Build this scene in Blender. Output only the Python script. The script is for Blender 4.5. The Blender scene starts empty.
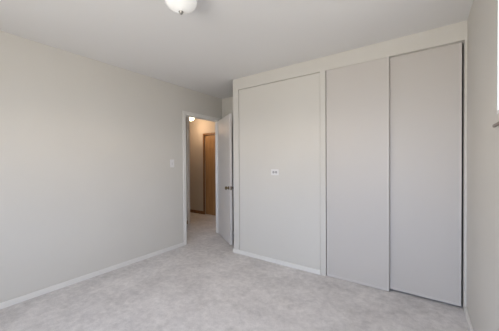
import bpy, bmesh, math
from mathutils import Vector, Matrix
R = math.radians
S = bpy.context.scene
C = S.collection

# ------------------------------------------------------------------ camera
F_PX, YAW, PITCH, ROLL, CAM_Z = 248.92, 35.244, -0.592, -0.3355, 1.268
cam = bpy.data.cameras.new('camera')
cam.sensor_fit = 'HORIZONTAL'; cam.sensor_width = 36.0
cam.lens = F_PX / 499 * 36.0
cam.clip_start = 0.01
co = bpy.data.objects.new('camera', cam); C.objects.link(co)
y, p, r = R(YAW), R(PITCH), R(ROLL)
right = Vector((math.cos(y), math.sin(y), 0))
fwd = Vector((-math.sin(y) * math.cos(p), math.cos(y) * math.cos(p), math.sin(p)))
up = right.cross(fwd)
r2 = right * math.cos(r) + up * math.sin(r)
u2 = -right * math.sin(r) + up * math.cos(r)
m = Matrix((r2, u2, -fwd)).transposed().to_4x4()
m.translation = Vector((0, 0, CAM_Z))
co.matrix_world = m
S.camera = co

# ------------------------------------------------------------------ world: overcast sky above, pale ground below
W = bpy.data.worlds.new('sky'); S.world = W; W.use_nodes = True
nt = W.node_tree; nt.nodes.clear()
wo = nt.nodes.new('ShaderNodeOutputWorld'); bg = nt.nodes.new('ShaderNodeBackground')
tc = nt.nodes.new('ShaderNodeTexCoord'); sx = nt.nodes.new('ShaderNodeSeparateXYZ')
rp = nt.nodes.new('ShaderNodeValToRGB')
rp.color_ramp.elements[0].position = 0.46; rp.color_ramp.elements[0].color = (.84, .80, .73, 1)
rp.color_ramp.elements[1].position = 0.54; rp.color_ramp.elements[1].color = (.710, .845, 1.11, 1)
mr = nt.nodes.new('ShaderNodeMapRange'); mr.inputs[1].default_value = -1; mr.inputs[2].default_value = 1
nt.links.new(tc.outputs['Generated'], sx.inputs[0]); nt.links.new(sx.outputs['Z'], mr.inputs[0])
nt.links.new(mr.outputs[0], rp.inputs[0]); nt.links.new(rp.outputs[0], bg.inputs[0])
nt.links.new(bg.outputs[0], wo.inputs[0])
bg.inputs[1].default_value = 5.9

S.view_settings.view_transform = 'Standard'; S.view_settings.look = 'None'
S.view_settings.gamma = 1; S.view_settings.use_curve_mapping = False
S.view_settings.exposure = 0.57
ROOM_LAMP_W, HALL_LAMP_W = 12.0, 3.9

def portal(name, loc, rot, sx_, sy_):
    l = bpy.data.lights.new(name, 'AREA'); l.shape = 'RECTANGLE'; l.size = sx_; l.size_y = sy_
    l.cycles.is_portal = True
    o = bpy.data.objects.new(name, l); C.objects.link(o); o.location = loc; o.rotation_euler = rot
    return o

# ------------------------------------------------------------------ dimensions
XL, XR, YR, YC, YB, CH = -3.041, .284, -.90, 2.744, 3.444, 2.44
XE = -2.2185                      # free edge of the closet block
ZH = 2.285                         # underside of the closet header
DY0, DY1, DZ = 2.583, 3.352, 2.022  # clear door opening in the left wall
HX, HY, HE = -4.06, 3.548, 4.38    # hall: opposite wall, its corner, end wall
W1 = (1.36, 1.690, 1.497, 2.25)     # window in the right wall: y0 y1 z0 z1
W2 = (-1.75, .20, .60, 2.08)     # unseen rear-wall window, added to bring daylight into the room: x0 x1 z0 z1

W3 = (-3.95, -3.27, .95, 2.05)    # unseen window added at the near hall end to brighten the hall

# ------------------------------------------------------------------ materials
def mat(name, col, rough=.6, metal=0, bump=0, scale=200, mottle=0, mscale=3, spec=.5):
    m = bpy.data.materials.new(name); m.use_nodes = True
    n = m.node_tree.nodes; L = m.node_tree.links; b = n['Principled BSDF']
    b.inputs['Base Color'].default_value = (*col, 1); b.inputs['Roughness'].default_value = rough
    b.inputs['Metallic'].default_value = metal; b.inputs['Specular IOR Level'].default_value = spec
    t = n.new('ShaderNodeTexCoord')
    if mottle:
        z = n.new('ShaderNodeTexNoise'); z.inputs['Scale'].default_value = mscale; z.inputs['Detail'].default_value = 5
        q = n.new('ShaderNodeValToRGB')
        q.color_ramp.elements[0].position = .3; q.color_ramp.elements[1].position = .7
        q.color_ramp.elements[0].color = (*[c * (1 - mottle) for c in col], 1)
        q.color_ramp.elements[1].color = (*[min(1, c * (1 + mottle)) for c in col], 1)
        L.new(t.outputs['Object'], z.inputs['Vector']); L.new(z.outputs['Fac'], q.inputs[0]); L.new(q.outputs[0], b.inputs['Base Color'])
    if bump:
        z = n.new('ShaderNodeTexNoise'); z.inputs['Scale'].default_value = scale; z.inputs['Detail'].default_value = 3
        u = n.new('ShaderNodeBump'); u.inputs['Strength'].default_value = bump; u.inputs['Distance'].default_value = .002
        L.new(t.outputs['Object'], z.inputs['Vector']); L.new(z.outputs['Fac'], u.inputs['Height']); L.new(u.outputs[0], b.inputs['Normal'])
    return m

WALL = mat('wall_paint', (.656, .632, .586), .62, bump=.10, scale=160, mottle=.012, mscale=2, spec=.35)
CEIL = mat('ceiling_paint', (.80, .79, .775), .9, bump=.10, scale=120, spec=.2)
TRIM = mat('trim_paint', (.79, .77, .735), .40, spec=.5)
SLAB = mat('closet_door_paint', (.588, .555, .522), .45, bump=.05, scale=90, spec=.45)
LEAF = mat('door_paint', (.78, .75, .72), .42, bump=.03, scale=90)
WHITE = mat('window_paint', (.85, .85, .84), .35)
SILL = mat('sill_stain', (.22, .18, .15), .5)
PLAST = mat('white_plastic', (.79, .775, .765), .35)
EDGE = mat('closet_edge_paint', (.625, .592, .560), .42)
DARK = mat('slot_shadow', (.22, .21, .20), .6)
SOCK = mat('socket_plastic', (.42, .41, .41), .5)
BRASS = mat('aged_brass', (.20, .16, .09), .32, metal=1)
NICKEL = mat('brushed_nickel', (.36, .35, .33), .38, metal=1)
HALLP = mat('hall_paint', (.56, .51, .45), .65, bump=.10, scale=160, spec=.3)

def carpet():
    m = bpy.data.materials.new('carpet'); m.use_nodes = True
    n = m.node_tree.nodes; L = m.node_tree.links; b = n['Principled BSDF']
    b.inputs['Roughness'].default_value = 1; b.inputs['Specular IOR Level'].default_value = .05
    b.inputs['Sheen Weight'].default_value = .15
    t = n.new('ShaderNodeTexCoord')
    def noise(sc, det, rgh=.6):
        z = n.new('ShaderNodeTexNoise'); z.inputs['Scale'].default_value = sc; z.inputs['Detail'].default_value = det
        z.inputs['Roughness'].default_value = rgh
        L.new(t.outputs['Object'], z.inputs['Vector']); return z.outputs['Fac']
    def math_(op, a, bb):
        k = n.new('ShaderNodeMath'); k.operation = op
        for i, v in enumerate((a, bb)):
            if isinstance(v, (int, float)): k.inputs[i].default_value = v
            else: L.new(v, k.inputs[i])
        return k.outputs[0]
    big = noise(3.2, 4); mid = noise(17, 5, .7); fine = noise(150, 3)
    s = math_('ADD', math_('MULTIPLY', big, .34), math_('ADD', math_('MULTIPLY', mid, .40), math_('MULTIPLY', fine, .26)))
    q = n.new('ShaderNodeValToRGB')
    q.color_ramp.elements[0].position = .36; q.color_ramp.elements[1].position = .64
    q.color_ramp.elements[0].color = (.505, .478, .464, 1); q.color_ramp.elements[1].color = (.860, .822, .800, 1)
    L.new(s, q.inputs[0]); L.new(q.outputs[0], b.inputs['Base Color'])
    u = n.new('ShaderNodeBump'); u.inputs['Strength'].default_value = .8; u.inputs['Distance'].default_value = .008
    L.new(math_('ADD', math_('MULTIPLY', mid, .5), fine), u.inputs['Height']); L.new(u.outputs[0], b.inputs['Normal'])
    return m
CARPET = carpet()

def wood(name, c0, c1):
    m = bpy.data.materials.new(name); m.use_nodes = True
    n = m.node_tree.nodes; L = m.node_tree.links; b = n['Principled BSDF']; b.inputs['Roughness'].default_value = .45
    t = n.new('ShaderNodeTexCoord'); mp = n.new('ShaderNodeMapping'); mp.inputs['Scale'].default_value = (14, 14, .9)
    z = n.new('ShaderNodeTexNoise'); z.inputs['Scale'].default_value = 2.2; z.inputs['Detail'].default_value = 6; z.inputs['Distortion'].default_value = .6
    q = n.new('ShaderNodeValToRGB'); q.color_ramp.elements[0].position = .35; q.color_ramp.elements[1].position = .68
    q.color_ramp.elements[0].color = (*c0, 1); q.color_ramp.elements[1].color = (*c1, 1)
    L.new(t.outputs['Object'], mp.inputs[0]); L.new(mp.outputs[0], z.inputs['Vector']); L.new(z.outputs['Fac'], q.inputs[0]); L.new(q.outputs[0], b.inputs['Base Color'])
    return m
WOOD = wood('stained_wood', (.38, .22, .10), (.50, .30, .14))
WOODD = wood('dark_wood_trim', (.17, .085, .035), (.24, .125, .05))  # darker version of the hall door wood, for casing and baseboard

def glow(name, col, strength):
    m = bpy.data.materials.new(name); m.use_nodes = True
    b = m.node_tree.nodes['Principled BSDF']
    b.inputs['Base Color'].default_value = (.86, .86, .84, 1); b.inputs['Roughness'].default_value = .18
    b.inputs['Emission Color'].default_value = (*col, 1); b.inputs['Emission Strength'].default_value = strength
    return m
OPAL = glow('opal_glass_lit', (1, .97, .92), .12)
HALLGLOBE = glow('hall_globe_lit', (1, .80, .52), 6.0)

def pane_mat():
    m = bpy.data.materials.new('window_glass'); m.use_nodes = True
    n = m.node_tree.nodes; L = m.node_tree.links; n.clear()
    o = n.new('ShaderNodeOutputMaterial'); mx = n.new('ShaderNodeMixShader'); t = n.new('ShaderNodeBsdfTransparent'); g = n.new('ShaderNodeBsdfGlossy')
    g.inputs['Roughness'].default_value = .02; mx.inputs[0].default_value = .06
    L.new(t.outputs[0], mx.inputs[1]); L.new(g.outputs[0], mx.inputs[2]); L.new(mx.outputs[0], o.inputs[0])
    return m
GLASS = pane_mat()

# ------------------------------------------------------------------ mesh helpers
class MB:
    def __init__(self): self.bm = bmesh.new()
    def box(self, x0, x1, y0, y1, z0, z1, bev=0, seg=2):
        t = bmesh.new(); bmesh.ops.create_cube(t, size=1)
        for v in t.verts:
            v.co = Vector((x0 + (v.co.x + .5) * (x1 - x0), y0 + (v.co.y + .5) * (y1 - y0), z0 + (v.co.z + .5) * (z1 - z0)))
        if bev: bmesh.ops.bevel(t, geom=list(t.edges), offset=bev, segments=seg, affect='EDGES', profile=.5)
        self._add(t); return self
    def lathe(self, prof, n=40, M=Matrix()):
        t = bmesh.new(); rings = []
        for (rr, z) in prof:
            if rr < 1e-6: rings.append([t.verts.new((0, 0, z))])
            else: rings.append([t.verts.new((rr * math.cos(2 * math.pi * k / n), rr * math.sin(2 * math.pi * k / n), z)) for k in range(n)])
        for a, b in zip(rings, rings[1:]):
            for k in range(n):
                j = (k + 1) % n
                if len(a) == 1 and len(b) == 1: continue
                if len(a) == 1: t.faces.new((a[0], b[k], b[j]))
                elif len(b) == 1: t.faces.new((a[k], a[j], b[0]))
                else: t.faces.new((a[k], a[j], b[j], b[k]))
        bmesh.ops.recalc_face_normals(t, faces=t.faces)
        for f in t.faces: f.smooth = True
        bmesh.ops.transform(t, matrix=M, verts=t.verts)
        self._add(t); return self
    def _add(self, t):
        me = bpy.data.meshes.new('tmp'); t.to_mesh(me); t.free(); self.bm.from_mesh(me); bpy.data.meshes.remove(me)
    def build(self, name, material, parent=None, kind=None, loc=None):
        me = bpy.data.meshes.new(name); self.bm.to_mesh(me); self.bm.free()
        me.materials.append(material)
        o = bpy.data.objects.new(name, me); C.objects.link(o)
        if parent: o.parent = parent
        if kind: o['kind'] = kind
        if loc: o.location = loc
        return o

def thing(name, label, cat, loc=(0, 0, 0), rz=0, kind=None):
    o = bpy.data.objects.new(name, None); C.objects.link(o); o.location = loc; o.rotation_euler = (0, 0, rz)
    o.empty_display_size = .05
    o['label'] = label; o['category'] = cat
    if kind: o['kind'] = kind
    return o
ST = 'structure'
def desc(o, label, cat): o['label'] = label; o['category'] = cat; return o

# ------------------------------------------------------------------ the shell
X0, X1, Y0, Y1 = -6.2, .43, -1.05, 4.54
desc(MB().box(X0, X1, Y0, Y1, -.10, 0).build('floor', CARPET, kind=ST), 'pale grey mottled cut-pile carpet over the whole room and hall', 'carpet')
desc(MB().box(X0, X1, Y0, Y1, CH, CH + .10).build('ceiling', CEIL, kind=ST), 'flat pale grey painted ceiling', 'ceiling')
LT = .088
wl = MB()
wl.box(XL - LT, XL, Y0, DY0 - .012, 0, CH).box(XL - LT, XL, DY1 + .012, HE, 0, CH).box(XL - LT, XL, DY0 - .012, DY1 + .012, DZ + .012, CH)
desc(wl.build('wall_left', WALL, kind=ST), 'long off-white wall on the left with the open doorway', 'wall')
desc(MB().box(XL, X1, YB, YB + .12, 0, CH).build('wall_back', WALL, kind=ST), 'off-white wall behind the open door and the closet', 'wall')
wr = MB()
wr.box(XR, X1, YR, W1[0], 0, CH).box(XR, X1, W1[1], YB, 0, CH).box(XR, X1, W1[0], W1[1], 0, W1[2]).box(XR, X1, W1[0], W1[1], W1[3], CH)
desc(wr.build('wall_right', WALL, kind=ST), 'off-white wall at the right edge with a high window', 'wall')
wb = MB()
wb.box(XL, W2[0], Y0, YR, 0, CH).box(W2[1], X1, Y0, YR, 0, CH).box(W2[0], W2[1], Y0, YR, 0, W2[2]).box(W2[0], W2[1], Y0, YR, W2[3], CH)
wb.build('wall_rear', WALL, kind=ST)
# closet block: header, filled-in left bay and the return beside the door
wc = MB()
wc.box(XE, XR, YC, YC + .097, ZH, CH)
wc.box(XE + .098, -.965, YC + .020, YC + .097, 0, ZH).box(XE + .103, -.970, YC + .008, YC + .020, 0, ZH - .005)
wc.box(XE, XE + .10, YC + .097, YB, 0, CH)
desc(wc.build('wall_closet', WALL, kind=ST), 'off-white closet front with blank recessed panel beside the sliding doors', 'wall')
tf = MB()
tf.box(XE, XE + .098, YC, YC + .097, 0, ZH).box(-.965, -.904, YC, YC + .097, 0, ZH).box(.267, XR, YC, YC + .097, 0, ZH)
desc(tf.build('trim_2', WALL, kind=ST), 'flat off-white upright strips framing the closet front', 'trim')

# hall
hw = MB()
hw.box(HX - .11, HX, 1.0, HY, 0, CH).box(X0, HX - .11, HY - .11, HY, 0, CH)
desc(hw.build('wall_hall_left', HALLP, kind=ST), 'hall wall corner just inside the doorway', 'wall')
he = MB()
DX0, DX1, DHZ = -4.45, -3.70, 1.955
he.box(DX0, DX1, HE + .06, Y1, 0, DHZ).box(X0, DX0, HE, Y1, 0, CH).box(DX1, XL - LT, HE, Y1, 0, CH).box(DX0, DX1, HE, Y1, DHZ, CH).box(XL - LT, X1, HE, Y1, 0, CH)
desc(he.build('wall_hall_end', HALLP, kind=ST), 'hall end wall lit orange by the hall light', 'wall')
MB().box(X0, X0 + .1, HY, HE, 0, CH).build('wall_hall_far', HALLP, kind=ST)
hn = MB()
hn.box(HX, W3[0], .90, 1.0, 0, CH).box(W3[1], XL - LT, .90, 1.0, 0, CH).box(W3[0], W3[1], .90, 1.0, 0, W3[2]).box(W3[0], W3[1], .90, 1.0, W3[3], CH)
hn.build('wall_hall_near', HALLP, kind=ST)

CW = .052                         # door casing width
# baseboards (eased top edge)
def base(name, pts, m=TRIM, label=None):
    b = MB()
    for q in pts: b.box(*q, bev=.004)
    o = b.build(name, m, kind=ST)
    if label: desc(o, label, 'baseboard')
BH, BT = .054, .012
base('baseboard_left', [(XL, XL + BT, YR, DY0 - CW - .002, 0, BH)], label='low white baseboard along the left wall')
base('baseboard_closet', [(XE - BT, -.966, YC - BT, YC + .007, 0, BH), (XE - BT, XE, YC + .001, YB, 0, BH)], label='low white baseboard below the blank closet panel')
base('baseboard_right', [(XR - .016, XR, YR, YC - .002, 0, BH)], label='low white baseboard along the right wall')
base('baseboard_back', [(XL, XE - BT, YB - BT, YB, 0, BH)])
base('baseboard_rear', [(XL + BT, XR - BT, YR, YR + BT, 0, BH)])
base('baseboard_hall', [(X0 + .1, DX0 - .045, HE - BT, HE, 0, .075), (HX, HX + BT, 1.0, HY - .06, 0, .075)], WOODD, 'brown baseboard along the hall end wall')

# ------------------------------------------------------------------ bedroom doorway: casing, jambs, stops
cs = MB()
cs.box(XL, XL + .014, DY0 - CW, DY0 + .002, 0, DZ + CW, .003)
cs.box(XL, XL + .014, DY1 + .006, DY1 + CW, 0, DZ + CW, .003)
cs.box(XL, XL + .014, DY0 + .002, DY1 + .006, DZ - .002, DZ + CW, .003)
cs.box(XL - LT, XL, DY0 - .012, DY0, 0, DZ).box(XL - LT, XL, DY1, DY1 + .012, 0, DZ).box(XL - LT, XL, DY0 - .012, DY1 + .012, DZ, DZ + .012)
cs.box(XL - .075, XL - .040, DY0, DY0 + .010, 0, DZ).box(XL - .075, XL - .040, DY1 - .010, DY1, 0, DZ).box(XL - .075, XL - .040, DY0 + .01, DY1 - .01, DZ - .010, DZ)
cs.box(XL - LT - .014, XL - LT, DY0 - CW, DY0, 0, DZ + CW, .003).box(XL - LT - .014, XL - LT, DY0, DY1, DZ, DZ + CW, .003)
desc(cs.build('trim_1', TRIM, kind=ST), 'white painted casing around the open bedroom doorway', 'door frame')
desc(MB().box(HX, HX + .014, HY - .058, HY + .004, 0, CH, .003).build('trim_3', TRIM, kind=ST), 'white upright trim on the hall wall corner', 'trim')

# door leaf, standing open into the room
TH = 56.5
dr = thing('door_1', 'plain white flush bedroom door standing open into the room', 'door', (XL + .012, DY1 + .004, 0), 0, ST)
dr.rotation_euler = (0, 0, R(TH - 90))           # local x runs from hinge to free edge, local -y is the hall face
LW, LTK = .752, .035
MB().box(.012, LW, -LTK, 0, .016, DZ - .004, .002).build('leaf', LEAF, dr)
KX, KZ = LW - .058, .885
kn = MB()
prof = [(0, 0), (.030, 0), (.031, .003), (.027, .007), (.012, .010), (.010, .024), (.014, .030), (.024, .036), (.0275, .046), (.026, .056), (.018, .062), (0, .064)]
Mk = Matrix.Translation((KX, -LTK, KZ)) @ Matrix.Rotation(R(90), 4, 'X')
o = MB().lathe(prof, 32, Mk).build('door_knob', BRASS, dr); o['label'] = 'dark brass round knob'
Mk2 = Matrix.Translation((KX, 0, KZ)) @ Matrix.Rotation(R(-90), 4, 'X')
MB().lathe(prof, 32, Mk2).build('door_knob', BRASS, dr)
lp = MB().box(LW - .001, LW + .0015, -.030, -.005, KZ - .028, KZ + .028, .0005)
lp.box(LW + .001, LW + .009, -.024, -.011, KZ - .009, KZ + .009, .002)
lp.build('latch_plate', BRASS, dr)
for z in (.22, 1.02, 1.80):
    h = MB(); h.lathe([(0, 0), (.006, 0), (.006, .09), (0, .09)], 16, Matrix.Translation((.004, .004, z)))
    h.build('hinge', NICKEL, dr)

# hall door
d2 = thing('door_2', 'brown stained wood flush door seen through the doorway', 'door', (DX0, HE, 0), 0, ST)
MB().box(.003, DX1 - DX0 - .003, .018, .053, .010, DHZ - .004, .002).build('leaf', WOOD, d2)
tw = MB(); w = .045
tw.box(DX0 - w, DX0 + .004, HE - .014, HE, 0, DHZ + w, .003).box(DX1 - .004, DX1 + w, HE - .014, HE, 0, DHZ + w, .003).box(DX0 + .004, DX1 - .004, HE - .014, HE, DHZ - .004, DHZ + w, .003)
desc(tw.build('trim_4', WOODD, kind=ST), 'brown wood casing around the hall door', 'door frame')  # same wood as the door; its shadowed edges are put into the dark colour

# ------------------------------------------------------------------ windows
def window(name, lab, M, w, h, depth, sill=True):
    """local x along the wall, local y out of the room, local z up; origin at the lower corner on the inner wall face"""
    t = thing(name, lab, 'window', (0, 0, 0), 0, ST); t.matrix_world = M
    f = MB(); a = .018
    f.box(0, a, 0, depth, 0, h).box(w - a, w, 0, depth, 0, h).box(a, w - a, 0, depth, h - a, h).box(a, w - a, 0, depth, 0, a)
    f.build('window_frame', WHITE, t)
    s = MB(); g = .034; d0, d1 = depth - .055, depth - .025; mid = w / 2
    for (p0, p1) in ((a, mid + .017), (mid - .017, w - a)):
        s.box(p0, p0 + g, d0, d1, a, h - a, .003).box(p1 - g, p1, d0, d1, a, h - a, .003)
        s.box(p0 + g, p1 - g, d0, d1, a, a + g, .003).box(p0 + g, p1 - g, d0, d1, h - a - g, h - a, .003)
        d0, d1 = d0 + .0, d1 + .0
    s.build('sash', WHITE, t)
    for (p0, p1) in ((a, mid + .017), (mid - .017, w - a)):
        MB().box(p0 + g - .004, p1 - g + .004, depth - .043, depth - .038, a + g - .004, h - a - g + .004).build('pane', GLASS, t)
    if sill:
        MB().box(-.022, w + .022, -.012, -.0005, -.060, -.046, .003).build('window_sill', SILL, t)
    return t
Mr = Matrix(((0, 1, 0, XR), (-1, 0, 0, W1[1]), (0, 0, 1, W1[2]), (0, 0, 0, 1)))
Mr = Matrix.Translation((XR, W1[1], W1[2])) @ Matrix.Rotation(R(-90), 4, 'Z')
window('window_1', 'high bright window cut off by the right edge', Mr, W1[1] - W1[0], W1[3] - W1[2], .14)
Mb = Matrix.Translation((W2[1], YR, W2[2])) @ Matrix.Rotation(R(180), 4, 'Z')
window('added_window_rear', 'unseen window added behind the viewpoint for daylight', Mb, W2[1] - W2[0], W2[3] - W2[2], .14)
Mh = Matrix.Translation((W3[1], 1.0, W3[2])) @ Matrix.Rotation(R(180), 4, 'Z')
window('added_window_hall', 'unseen window added at the near end of the hall for daylight', Mh, W3[1] - W3[0], W3[3] - W3[2], .10)
portal('daylight_added_hall', ((W3[0] + W3[1]) / 2, .89, (W3[2] + W3[3]) / 2), (R(90), 0, 0), W3[1] - W3[0], W3[3] - W3[2])  # sky portal behind the added hall window
portal('daylight_window_right', (X1 + .01, (W1[0] + W1[1]) / 2, (W1[2] + W1[3]) / 2), (0, R(90), 0), W1[3] - W1[2], W1[1] - W1[0])
portal('daylight_added_rear', ((W2[0] + W2[1]) / 2, Y0 - .01, (W2[2] + W2[3]) / 2), (R(90), 0, 0), W2[1] - W2[0], W2[3] - W2[2])  # sky portal behind the added rear window

# ------------------------------------------------------------------ sliding closet doors
def slider(x0, x1, yf, z0, label):
    t = thing('sliding_closet_door', label, 'sliding door', ((x0 + x1) / 2, yf, 0), 0, 'thing')
    t['group'] = 'sliding closet doors'
    hw_ = (x1 - x0) / 2
    MB().box(-hw_, hw_, .003, .030, z0, ZH + .02).build('panel', SLAB, t)
    e = .017
    for s in (-1, 1):
        a, b = sorted((s * hw_, s * (hw_ - e)))
        MB().box(a, b, 0, .0028, z0, ZH + .02, .0008).build('edge_strip', EDGE, t)
    MB().box(-hw_ + e, hw_ - e, 0, .0028, z0, z0 + .028, .0008).build('bottom_rail', EDGE, t)
    return t
slider(-.896, -.288, YC + .006, .006, 'left flat off-white sliding closet door, in front of the other, beside the blank panel')
slider(-.33, .254, YC + .046, .020, 'right flat off-white sliding closet door, set back with a dark gap beside the right wall')

# ------------------------------------------------------------------ small things on the walls
sw = thing('light_switch', 'small white light switch on the left wall beside the doorway', 'light switch', (XL, 2.331, 1.268), R(90))
# local x = along wall, local -y = into the room
def plate(t, w, h):
    return MB().box(-w / 2, w / 2, -.006, 0, -h / 2, h / 2, .003).build('cover_plate', PLAST, t)
plate(sw, .072, .116)
MB().box(-.006, .006, -.0068, -.0055, -.013, .013).build('slot', SOCK, sw)
tg = MB(); tg.box(-.0045, .0045, -.020, -.006, -.004, .010, .0015); tg.build('toggle', PLAST, sw)
for s in (-1, 1):
    MB().lathe([(0, 0), (.0032, 0), (.0028, .001), (0, .0012)], 12, Matrix.Translation((0, -.006, s * .030)) @ Matrix.Rotation(R(90), 4, 'X')).build('screw', PLAST, sw)

ol = thing('wall_outlet', 'small white two-socket outlet plate on the blank closet panel', 'outlet', (-1.551, YC + .008, 1.149), 0)
plate(ol, .108, .076)
for s in (-1, 1):
    Mo = Matrix.Translation((s * .0195, -.006, 0)) @ Matrix.Rotation(R(90), 4, 'X')
    so = MB().lathe([(0, 0), (.0165, 0), (.0165, .0012), (.0155, .0018), (0, .0018)], 24, Mo).build('socket', SOCK, ol)
    k = MB()
    k.box(s * .0195 - .006, s * .0195 + .004, -.0082, -.0076, .0045, .0065).box(s * .0195 - .006, s * .0195 + .004, -.0082, -.0076, -.0065, -.0045)
    k.box(s * .0195 + .006, s * .0195 + .010, -.0082, -.0076, -.002, .002)
    k.build('slots', DARK, so)
MB().lathe([(0, 0), (.003, 0), (.0026, .001), (0, .0012)], 12, Matrix.Translation((0, -.006, 0)) @ Matrix.Rotation(R(90), 4, 'X')).build('screw', NICKEL, ol)

# ------------------------------------------------------------------ ceiling light in the room
CL = thing('ceiling_light', 'round white opal glass ceiling light with small metal finial, cut off by the top edge', 'ceiling light', (-1.342, 1.113, CH))
MB().lathe([(0, 0), (.072, 0), (.074, -.006), (.070, -.022), (.060, -.030), (.056, -.034), (0, -.034)], 48).build('canopy', NICKEL, CL)
gp = []
for k in range(23):
    a = R(62) - R(152) * k / 22
    gp.append((.106 * math.cos(a) ** (1.0 if a > 0 else 1.25), -.078 + .076 * math.sin(a)))
gp[-1] = (0, -.154)
MB().lathe([(0, -.0292)] + gp, 56).build('glass_shade', OPAL, CL)
MB().lathe([(0, -.150), (.015, -.151), (.016, -.156), (.010, -.159), (.011, -.164), (.008, -.169), (0, -.171)], 24).build('finial', NICKEL, CL)
l = bpy.data.lights.new('room_lamp', 'SPOT'); l.spot_size = R(172); l.spot_blend = .35; l.energy = ROOM_LAMP_W; l.color = (1, .80, .55); l.shadow_soft_size = .10
lo = bpy.data.objects.new('room_lamp', l); C.objects.link(lo); lo.location = (CL.location.x, CL.location.y, CH - .32)

# ------------------------------------------------------------------ hall light
HL = thing('hall_ceiling_light', 'small glowing globe light on the hall ceiling beyond the doorway', 'ceiling light', (-4.505, 4.00, CH))
MB().lathe([(0, 0), (.055, 0), (.055, -.014), (.035, -.022), (0, -.022)], 32).build('canopy', BRASS, HL)
gp = [(0, -.021)] + [(.080 * math.cos(R(75 - 165 * k / 16)), -.096 + .080 * math.sin(R(75 - 165 * k / 16))) for k in range(16)] + [(0, -.176)]
MB().lathe(gp, 40).build('globe', HALLGLOBE, HL)
l = bpy.data.lights.new('hall_lamp', 'POINT'); l.energy = HALL_LAMP_W; l.color = (1, .66, .42); l.shadow_soft_size = .05
lo = bpy.data.objects.new('hall_lamp', l); C.objects.link(lo); lo.location = (HL.location.x, HL.location.y, CH - .34)
